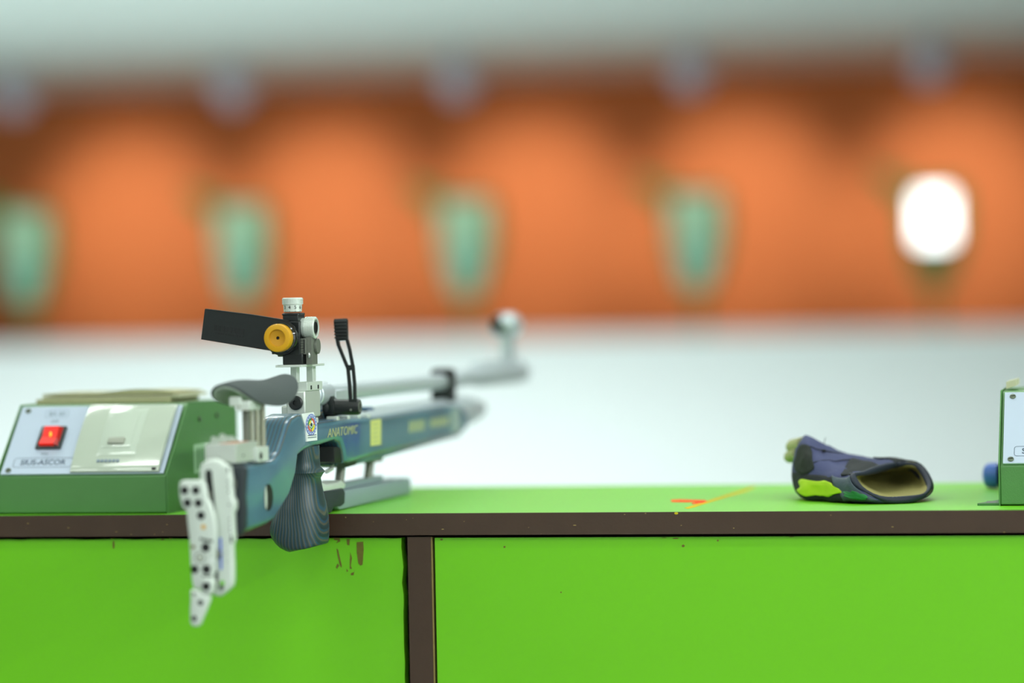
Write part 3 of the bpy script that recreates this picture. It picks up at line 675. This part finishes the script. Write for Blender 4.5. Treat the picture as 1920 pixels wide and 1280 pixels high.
# barrel, cylinder, front sight
b = MB(); b.lathe((0, .078, .119), (0, 1, .119), [(0, .0085), (.03, .0085), (.03, .012), (.07, .012), (.072, .0090), (.62, .0090)], 32); b.box((-.014, .148, .100), (.012, .19, .122))
b.build('barrel', M_barrel, rifle, bevel=.001)
b = MB(); b.lathe((0, .655, .1215), (0, 2, .1215), [(0, .0092), (.02, .0100), (.10, .0105), (.115, .0135), (.33, .0145), (.335, .0135), (.335, .005)], 36)
b.box((-.006, .76, .128), (.006, .96, .1385))
b.build('barrel_extension', M_barrel, rifle, bevel=.001)
b = MB(); b.lathe((0, .22, .0815), (0, 2, .0815), [(0, .0175), (.475, .0175), (.50, .0165), (.515, .0120), (.548, .0110), (.552, .009)], 36); b.build('air_cylinder', M_barrel, rifle)
b = MB(); b.prism(rrect(-.0125, .094, .0125, .1345, .006), back, .600, .622, .001, 2); b.build('barrel_band', M_black, rifle)
q = tu(952, 609, .925)
b = MB(); b.lathe((q[0], .900, q[1]), (q[0], 2, q[1]), [(0, .0135), (.0, .0155), (.04, .0155), (.04, .0135)], 36); b.box((q[0]-.0055, .905, .135), (q[0]+.0055, .94, q[1]-.012))
b.use(1); b.cyl((q[0]-.004, .8985, q[1]), (q[0]-.004, .9, q[1]), .0125)
b.use(0); b.ball((q[0]+.006, .900, q[1]+.003), .0105)
b.build('front_sight', [M_barrel, M_black, M_alup], rifle)

# forend riser rail standing on the counter
rx0, rx1 = -.012, .014
b = MB(); rp = [(.168, .0195), (.408, .0185), (.414, .016), (.414, .001), (.150, .001), (.140, .004), (.140, .017)]
b.prism(rp, side, rx0, rx1, .001, 2); b.box((-.005, .17, .0195), (.007, .33, .0255))
b.build('forend_rail', mat('blue_grey_rail', (138, 154, 160), .5, metal=.15), rifle, bevel=.0006)
b = MB(); b.prism([su(*p, .016) for p in ((606, 922), (645, 915), (648, 922), (647, 944), (641, 949), (627, 951), (622, 961), (608, 962))], side, -.013, .016, .002, 2)
b.build('rear_foot', M_rubber, rifle)
b = MB(); hb = [su(*p, .012) for p in ((600, 902), (612, 907), (632, 904), (640, 900), (648, 906), (647, 914), (640, 920), (626, 923), (604, 921))]
b.prism(hb, side, -.010, .0125, .002, 2); b.build('hand_stop', M_alup, rifle)
for (xa, ya), (xb_, yb_) in (((640, 868), (636, 907)), ((694, 860), (690, 900))):
    b = MB(); p0 = su(xa, ya, .002); p1 = su(xb_, yb_, .002); b.cyl((.002, p0[0], p0[1]), (.002, p1[0], p1[1]), .0048)
    b.box((-.008, p0[0]-.018, p0[1]-.0035), (.010, p0[0]+.022, p0[1]+.002))
    b.build('riser_post', M_dull, rifle, bevel=.0006)

# cheek piece
b = MB(); N, K = 26, 28; rows_ = []
def padpt(a, ph, off=0):
    s_ = -.156+.110*a; tc = -.001+.023*a; uc = .1372+.0050*a+.0016*math.sin(a*7)
    RR, RH_ = .0205-off, .0215-off
    return Vector((tc+RR*math.sin(ph), s_, uc-.0215+RH_*math.cos(ph)))
for i in range(N+1):
    a = .5-.5*math.cos(math.pi*i/N); W = math.sqrt(max(0, 1-abs(2*a-1)**2.6))
    lo, hi = -1.62*W, 1.66*W
    rows_.append([padpt(a, lo+(hi-lo)*k/K) for k in range(K+1)])
def padgrid(off0, off1):
    vs = []; 
    for i in range(N+1):
        a = .5-.5*math.cos(math.pi*i/N); W = math.sqrt(max(0, 1-abs(2*a-1)**2.6)); lo, hi = -1.62*W-.06, 1.66*W+.06
        vs.append([padpt(a, lo+(hi-lo)*k/K, off0) for k in range(K+1)]+[padpt(a, hi+(lo-hi)*k/K, off1) for k in range(K+1)])
    return vs
b.loft(padgrid(0, .0028)); cp = b.build('cheek_piece', M_pad, rifle, angle=60)
b = MB(); b.loft(padgrid(.0029, .0040)); lab(b.build('cheek_shell', M_padin, cp), 'pale underside shell, tinted with green reflected from the counter')
b = MB(); zr0 = .080; 
b.box((.006, -.146, .112), (.020, -.112, .121)); b.box((.001, -.148, .116), (.012, -.140, .125)); b.build('cheek_bracket', M_alup, cp, bevel=.001)
for px_, s_, r_ in ((470.5, -.122, .0022), (481, -.116, .0024), (492, -.106, .0026)):
    x_ = tu(px_, 790, s_)[0]
    b = MB(); b.cyl((x_, s_, .066), (x_, s_, .117), r_, 16)
    for k in range(34): b.cyl((x_, s_, .080+k*.001), (x_, s_, .0805+k*.001), r_+.0003, 14)
    b.build('threaded_rod', M_rod, cp)
b = MB(); xa_ = tu(454, 790, -.135)[0]; xc_ = tu(466, 790, -.135)[0]; b.box((xa_, -.135, .066), (xc_, -.129, .118)); b.build('support_plate', M_dull, cp, bevel=.0005)

# aluminium carrier block
s1 = -.188
xa, za_ = tu(385, 868, s1); xb2, zb2 = tu(442, 832, s1)
b = MB(); b.box((xa, s1, za_), (xb2, -.128, zb2)); b.use(1); b.box((xa+.012, s1+.004, zb2), (xb2-.004, -.14, zb2+.0006))
b.use(2); b.cyl((xb2, -.168, .072), (xb2+.0006, -.168, .072), .0012)
blk = b.build('carrier_block', [M_alu, mat('copper_tint', (196, 140, 110), .5), M_blackmat], rifle, bevel=.0015)
b = MB(); b.box((.012, -.136, .064), (xb2+.003, -.104, .0775)); b.use(1); b.cyl((xb2+.0028, -.127, .0695), (xb2+.0036, -.127, .0695), .0036, 20)
b.build('clamp_block', [M_alup, M_blackmat], blk, bevel=.0008)

# end cap of the stock
s2 = -.192
cap = [tu(*p, s2) for p in ((400, 873), (430, 872), (452, 872), (459, 880), (456, 930), (458, 960), (457, 990), (449, 1004), (425, 1004), (402, 990))]
b = MB(); b.prism(cap, back, s2, s2+.012, .003, 3); b.build('stock_end_cap', M_rubber, rifle)
c = (-.196, tu(437, 909, -.205)[1]); b = MB(); b.lathe((.014, c[0], c[1]), (1, c[0], c[1]), [(0, .006), (.006, .006), (.008, .0045)], 20); b.build('adjusting_knob', M_dull, rifle)

# butt plate
s3 = -.205
bp = thing('butt_plate', None, None); bp.parent = rifle
for k in list(bp.keys()): del bp[k]
col_ = [tu(*p, s3) for p in ((373, 905), (373, 880), (377, 869), (388, 862), (399, 860), (411, 863), (420, 870), (429, 875), (432, 892), (434.5, 905), (434.5, 930), (440, 941), (440, 953), (436, 962), (437, 990), (438.5, 1010), (434.5, 1022), (436, 1060), (436, 1088), (434, 1099), (424, 1109), (412, 1118), (399, 1116), (394, 1105), (392, 1040), (388, 980))]
b = MB(); b.prism(col_, back, s3, s3+.011, .0025, 4)
b.use(1)
slot = [tu(*p, s3) for p in ((385, 884), (391, 879), (397, 883), (399, 905), (402, 935), (404, 968), (400, 972), (396, 960), (391, 925), (386, 900))]; b.prism(slot, back, s3-.0002, s3+.0005)
for poly in ([(403.5, 980), (407, 982), (407, 1000), (403, 1004)], [(404, 1070), (408, 1070), (409, 1080), (407, 1101), (404.5, 1100)], [(413, 1098), (419, 1097), (420, 1102), (416, 1107), (411, 1104)],
             [(426, 876), (428.5, 876), (428.5, 886), (426, 884)], [(432, 1003), (435.5, 1004), (435.5, 1018), (432, 1016)]):
    b.prism([tu(*p, s3) for p in poly], back, s3-.0003, s3+.0005)
for px, py in ((427, 902), (427.5, 912), (428, 922), (429, 946), (430, 972), (431, 981), (431, 990), (431.5, 997), (427, 1035), (428, 1052), (423, 1020)):
    q = tu(px, py, s3); b.cyl((q[0], s3-.0003, q[1]), (q[0], s3+.0003, q[1]), .0007 if px > 423 and py < 1000 else .0004, 10)
b.use(2)
b.prism([tu(*p, s3) for p in ((412, 1008), (415.5, 1008), (416.5, 1067), (413.5, 1068))], back, s3-.0003, s3+.0005)
b.prism([tu(*p, s3) for p in ((407.5, 1038), (418, 1038), (418, 1040), (407.5, 1040.5))], back, s3-.0003, s3+.0005)
b.use(3); q = tu(417, 1092.5, s3); b.cyl((q[0], s3-.0003, q[1]), (q[0], s3+.0005, q[1]), .0022, 16)
bc = b.build('butt_column', [M_alup, M_blackmat, M_bluepen, M_green], rifle); bpar = bp
bc.parent = bp
s4 = -.216
pl_ = [tu(*p, s4) for p in ((335, 911), (337, 903), (343, 900), (372, 900), (380, 902), (384, 910), (386.5, 931), (393, 943), (400, 965), (403, 985), (404, 1004), (402, 1020), (402, 1068), (398, 1076), (398, 1100), (392, 1104), (363, 1104), (359.5, 1090), (356.5, 1050), (354.5, 1008), (351, 980), (349, 958), (341, 950), (336, 930))]
b = MB(); b.prism(pl_, back, s4, s4+.008, .0015, 3)
b.prism([tu(*p, s4-.003) for p in ((377, 1089), (381, 1084), (396, 1084), (400.5, 1090), (400, 1106), (394, 1115), (382, 1114), (377, 1106))], back, s4-.004, s4+.004, .0012, 3)
def hole(px, py, rmm, s_, i=1): 
    q = tu(px, py, s_); b.use(i); b.lathe((q[0], s_+.0002, q[1]), (q[0], s_-1, q[1]), [(0, rmm*.00112), (.0004, rmm*.00112), (.0004, rmm/2000)], 20)
for px, py, rr_ in ((346, 919, 3.3), (367, 919, 3.3), (351.5, 942.5, 3.3), (372, 943, 3.3), (376.8, 966, 3.4), (385.6, 1026, 3.7), (364.8, 1067, 3.4), (387, 1067, 3.6)): hole(px, py, rr_, s4)
hole(386.5, 1099, 3.4, s4-.004)
hole(381.5, 987.5, 1.9, s4, 2); hole(362, 1025, 1.6, s4, 3); hole(374.7, 1044.7, 4.3, s4, 4); hole(374.7, 1044.7, 3.4, s4-.0003, 0); hole(374.7, 1045.5, 1.2, s4-.0008, 3); hole(396.5, 1050, 1.6, s4, 5)
b.use(1)
for k, (x_, y_) in enumerate(((375, 1007), (380, 1008.5), (385, 1009.5), (390, 1010.5), (395, 1011.5))): b.prism([tu(*p, s4) for p in ((x_, y_), (x_+3.6, y_+.6), (x_+3.6, y_+6), (x_, y_+5))], back, s4-.0003, s4)
for k in range(4): b.prism([tu(*p, s4) for p in ((380+k*4.6, 1077.5), (383.4+k*4.6, 1077.8), (383.4+k*4.6, 1081.5), (380+k*4.6, 1081))], back, s4-.0003, s4)
o = b.build('butt_hook', [M_alup, M_blackmat, M_yellow, M_brownchip, M_dull, M_sticker], rifle); o.parent = bp
s5 = -.220
toe = [tu(*p, s5) for p in ((356.5, 1106), (368, 1106), (378, 1112), (391, 1118), (392, 1124), (384, 1146), (378, 1160), (374, 1170), (370, 1174), (360, 1174), (355.5, 1166), (355.5, 1140), (356.5, 1128))]
b = MB(); b.prism(toe, back, s5, s5+.009, .0018, 3); hole(364, 1113, 1.5, s5, 2); hole(375.8, 1129.5, 2.2, s5); hole(364, 1159, 2.2, s5)
o = b.build('butt_toe', [M_alup, M_blackmat, M_dull], rifle); o.parent = bp
for px, py in ((380, 930), (398, 1040), (392, 1095)):
    q = tu(px, py, s4); MB().cyl((q[0], s4+.006, q[1]), (q[0], s3+.004, q[1]), .005).build('spacer', M_dull, bp)
MB().box((-.002, s3+.008, .030), (.016, s2+.01, .060)).build('mounting_bracket', M_dull, bp)

# ---------------------------------------------------------------- the glove
gl = thing('shooting_glove', 'navy and black shooting glove with tan lining lying on the counter', 'glove', (.32, .17, .800))
GO = Vector((.32, .17, .800))
def gp(px, py, Y):
    p = P(px, py, (0, 1, 0), Y)-GO; p.z = max(p.z, .0006); return p
# each ring: points from its top round the front, underneath and back
R0 = [(1494, 838, .215), (1488, 850, .20), (1487, 880, .188), (1485, 905, .182), (1490, 921, .186), (1497, 926, .20), (1500, 900, .23), (1500, 860, .232)]
R1 = [(1512, 816, .215), (1508, 840, .18), (1500, 880, .168), (1500, 915, .160), (1512, 937, .158), (1535, 934, .20), (1535, 900, .26), (1526, 850, .252)]
R2 = [(1540, 830, .215), (1530, 850, .175), (1530, 885, .150), (1532, 915, .140), (1550, 941, .138), (1580, 934, .20), (1580, 900, .28), (1560, 850, .262)]
R3 = [(1578, 846, .22), (1562, 862, .175), (1556, 890, .138), (1560, 915, .122), (1582, 942.5, .120), (1622, 934, .20), (1622, 900, .28), (1606, 862, .27)]
R4 = [(1610, 855, .22), (1584, 872, .165), (1575, 893, .124), (1582, 918, .110), (1612, 944, .110), (1662, 936, .19), (1665, 900, .27), (1645, 866, .26)]
R5 = [(1650, 860, .215), (1604, 878, .150), (1589, 892, .116), (1600, 920, .102), (1645, 944, .100), (1700, 938, .165), (1712, 905, .235), (1695, 868, .235)]
R6 = [(1678, 868, .19), (1622, 884, .135), (1596, 890, .112), (1610, 915, .100), (1662, 939.5, .096), (1728, 934, .12), (1748, 910, .17), (1722, 869, .20)]
R7 = [(1675, 876, .187), (1627, 888, .135), (1603, 894, .114), (1617, 914, .103), (1665, 934, .099), (1722, 929, .122), (1738, 908, .168), (1717, 876, .195)]
R8 = [(1668, 884, .235), (1634, 889, .19), (1612, 896, .155), (1626, 912, .135), (1665, 928, .130), (1712, 923, .155), (1728, 907, .205), (1710, 880, .24)]
R9 = [(1640, 888, .26), (1625, 891, .235), (1615, 897, .20), (1622, 908, .18), (1645, 919, .175), (1675, 916, .20), (1685, 903, .24), (1668, 887, .26)]
def ringpts(R_): return smooth_poly([gp(*p) for p in R_], 4)
RG = [ringpts(r_) for r_ in (R0, R1, R2, R3, R4, R5, R6, R7, R8, R9)]
def gsurf(i, j):                              # Catmull-Rom across the rings
    n = 7; i = max(0, min(i, n-1.0001)); k = int(i); t = i-k; J = int(j) % 32
    p = [RG[max(0, min(n-1, k+q))][J] for q in (-1, 0, 1, 2)]
    q = .5*((2*p[1])+(p[2]-p[0])*t+(2*p[0]-5*p[1]+4*p[2]-p[3])*t*t+(3*p[1]-p[0]-3*p[2]+p[3])*t**3)
    return q+mnoise.noise_vector(q*55)*.0026*min(1, (6-min(i, 6))/1.2)+mnoise.noise_vector(q*130)*.0010*min(1, (6-min(i, 6))/1.2)
b = MB(); rr_ = []
for q in range(0, 25):
    i = q/4; rr_.append([gsurf(i, j)+Vector((0, 0, .0011*math.sin(j*1.1+q*.9)*(1 if j < 10 else 0))) for j in range(32)])
for rg in rr_:
    for p in rg: p.z = max(p.z, .0006)
c0 = sum((p for p in rr_[0]), Vector())/32
rr_.insert(0, [c0+(p-c0)*.5+Vector((.004, .004, 0)) for p in rr_[0]])
b.loft(rr_, True, False); b.build('glove_shell', M_glove, gl, angle=180)
b = MB(); b.loft([RG[6], RG[7], RG[8], RG[9]], False, True); b.build('lining', M_glovein, gl, angle=180)
b = MB(); m_ = [(a+c_)/2 for a, c_ in zip(RG[6], RG[7])]; m_.append(m_[0])
def rim(b, pts, r, n=12):
    N_ = len(pts)-1; rings = []
    for i in range(N_+1):
        d = (pts[(i+1) % N_]-pts[(i-1) % N_]).normalized(); a = d.cross(Vector((0, -1, .4))).normalized(); c_ = d.cross(a)
        k = 1.0+.35*math.sin(i*.8); rings.append([pts[i % N_]+(a*math.cos(2*math.pi*q/n)+c_*math.sin(2*math.pi*q/n))*r*k for q in range(n)])
    for rg in rings:
        for p in rg: p.z = max(p.z, .0005)
    b.loft(rings, False, False)
rim(b, m_, .0030); b.build('cuff_binding', M_glovebind, gl, angle=180)
def patch(name, mat_, i0, i1, j0, j1, off, ragged=0, ni=14, nj=14, shape=None):
    b = MB(); cen = gsurf(3, 0); rows = []
    for a in range(ni+1):
        row = []
        for c_ in range(nj+1):
            u_, v_ = a/ni, c_/nj
            if shape:
                uu, vv = 2*u_-1, 2*v_-1; k = max(abs(uu), abs(vv)); l = math.hypot(uu, vv) or 1; uu, vv = uu*k/l*(1+ragged*(.6*math.sin(math.atan2(vv, uu)*3+1)+.5*math.sin(math.atan2(vv, uu)*7))), vv*k/l*(1+ragged*(.6*math.cos(math.atan2(vv, uu)*2)+.5*math.sin(math.atan2(vv, uu)*5))); u_, v_ = (uu+1)/2, (vv+1)/2
            i_ = i0+(i1-i0)*u_; jf = j0+(j1-j0)*v_
            J0 = math.floor(jf); t = jf-J0; p = gsurf(i_, J0)*(1-t)+gsurf(i_, J0+1)*t
            ax = sum((gsurf(i_, q) for q in range(0, 32, 4)), Vector())/8; d = (p-ax).normalized(); d = (d+Vector((0, -.6, 0))).normalized()
            row.append(p+d*off)
        rows.append(row)
    for rw in rows:
        for p in rw: p.z = max(p.z, .0004)
    b.loft(rows, False, False, closed=False); return b.build(name, mat_, gl, angle=180, solid=.0012)
patch('rough_patch', M_glovegrip, .25, 1.9, 3.0, 9.0, .0022, .06, shape=1)
patch('side_panel', M_glovedark, .1, 3.6, 8.6, 16.5, .0012)
patch('yellow_patch', M_fluo, .75, 3.35, 9.4, 14.2, .0030, .22, shape=1)
patch('cuff_strap', mat('slate_strap', (58, 72, 84), .6, bump=.4, bscale=400), 3.3, 5.9, 8.2, 15.0, .0028)
patch('green_print', M_glovegreen, 3.6, 5.6, 11.8, 14.6, .0040, .25, shape=1)
patch('upper_band', M_glovedark, 4.2, 6.3, 1.8, 7.4, .0026)
patch('cuff_edge', M_glovedark, 4.7, 5.95, 20, 32, .0024)
for sa, sb in (((.9, 7.8), (4.3, 1.6)), ((1.4, 3.2), (3.8, .4))):
    q = []
    for k in range(15):
        i_ = sa[0]+(sb[0]-sa[0])*k/14; jf = sa[1]+(sb[1]-sa[1])*k/14; J0 = math.floor(jf); q.append(gsurf(i_, J0)*(1-jf+J0)+gsurf(i_, J0+1)*(jf-J0)+Vector((0, -.0012, .0003)))
    MB().tube(q, .0007, 8).build('seam', M_glovebind, gl)
b = MB()
for q0, q1, r_ in (((1506, 832, .225), (1481, 838, .245), .0075), ((1496, 850, .225), (1477, 858, .25), .0065)):
    a = gp(*q0); c_ = gp(*q1); b.lathe(a, c_, [(0, r_), ((c_-a).length*.8, r_), ((c_-a).length, r_*.7), ((c_-a).length*.95, r_*.3)], 16)
b.build('finger_lining', M_fingertan, gl)
MB().tube([gp(1545, 836, .215), gp(1546, 826, .214), gp(1548, 820, .213)], .0003, 6).build('loose_thread', M_glovedark, gl)
MB().ball(gp(1545, 845, .185), .0022, (1, 1, .8), 12, 8).build('snap_button', M_glovedark, gl)
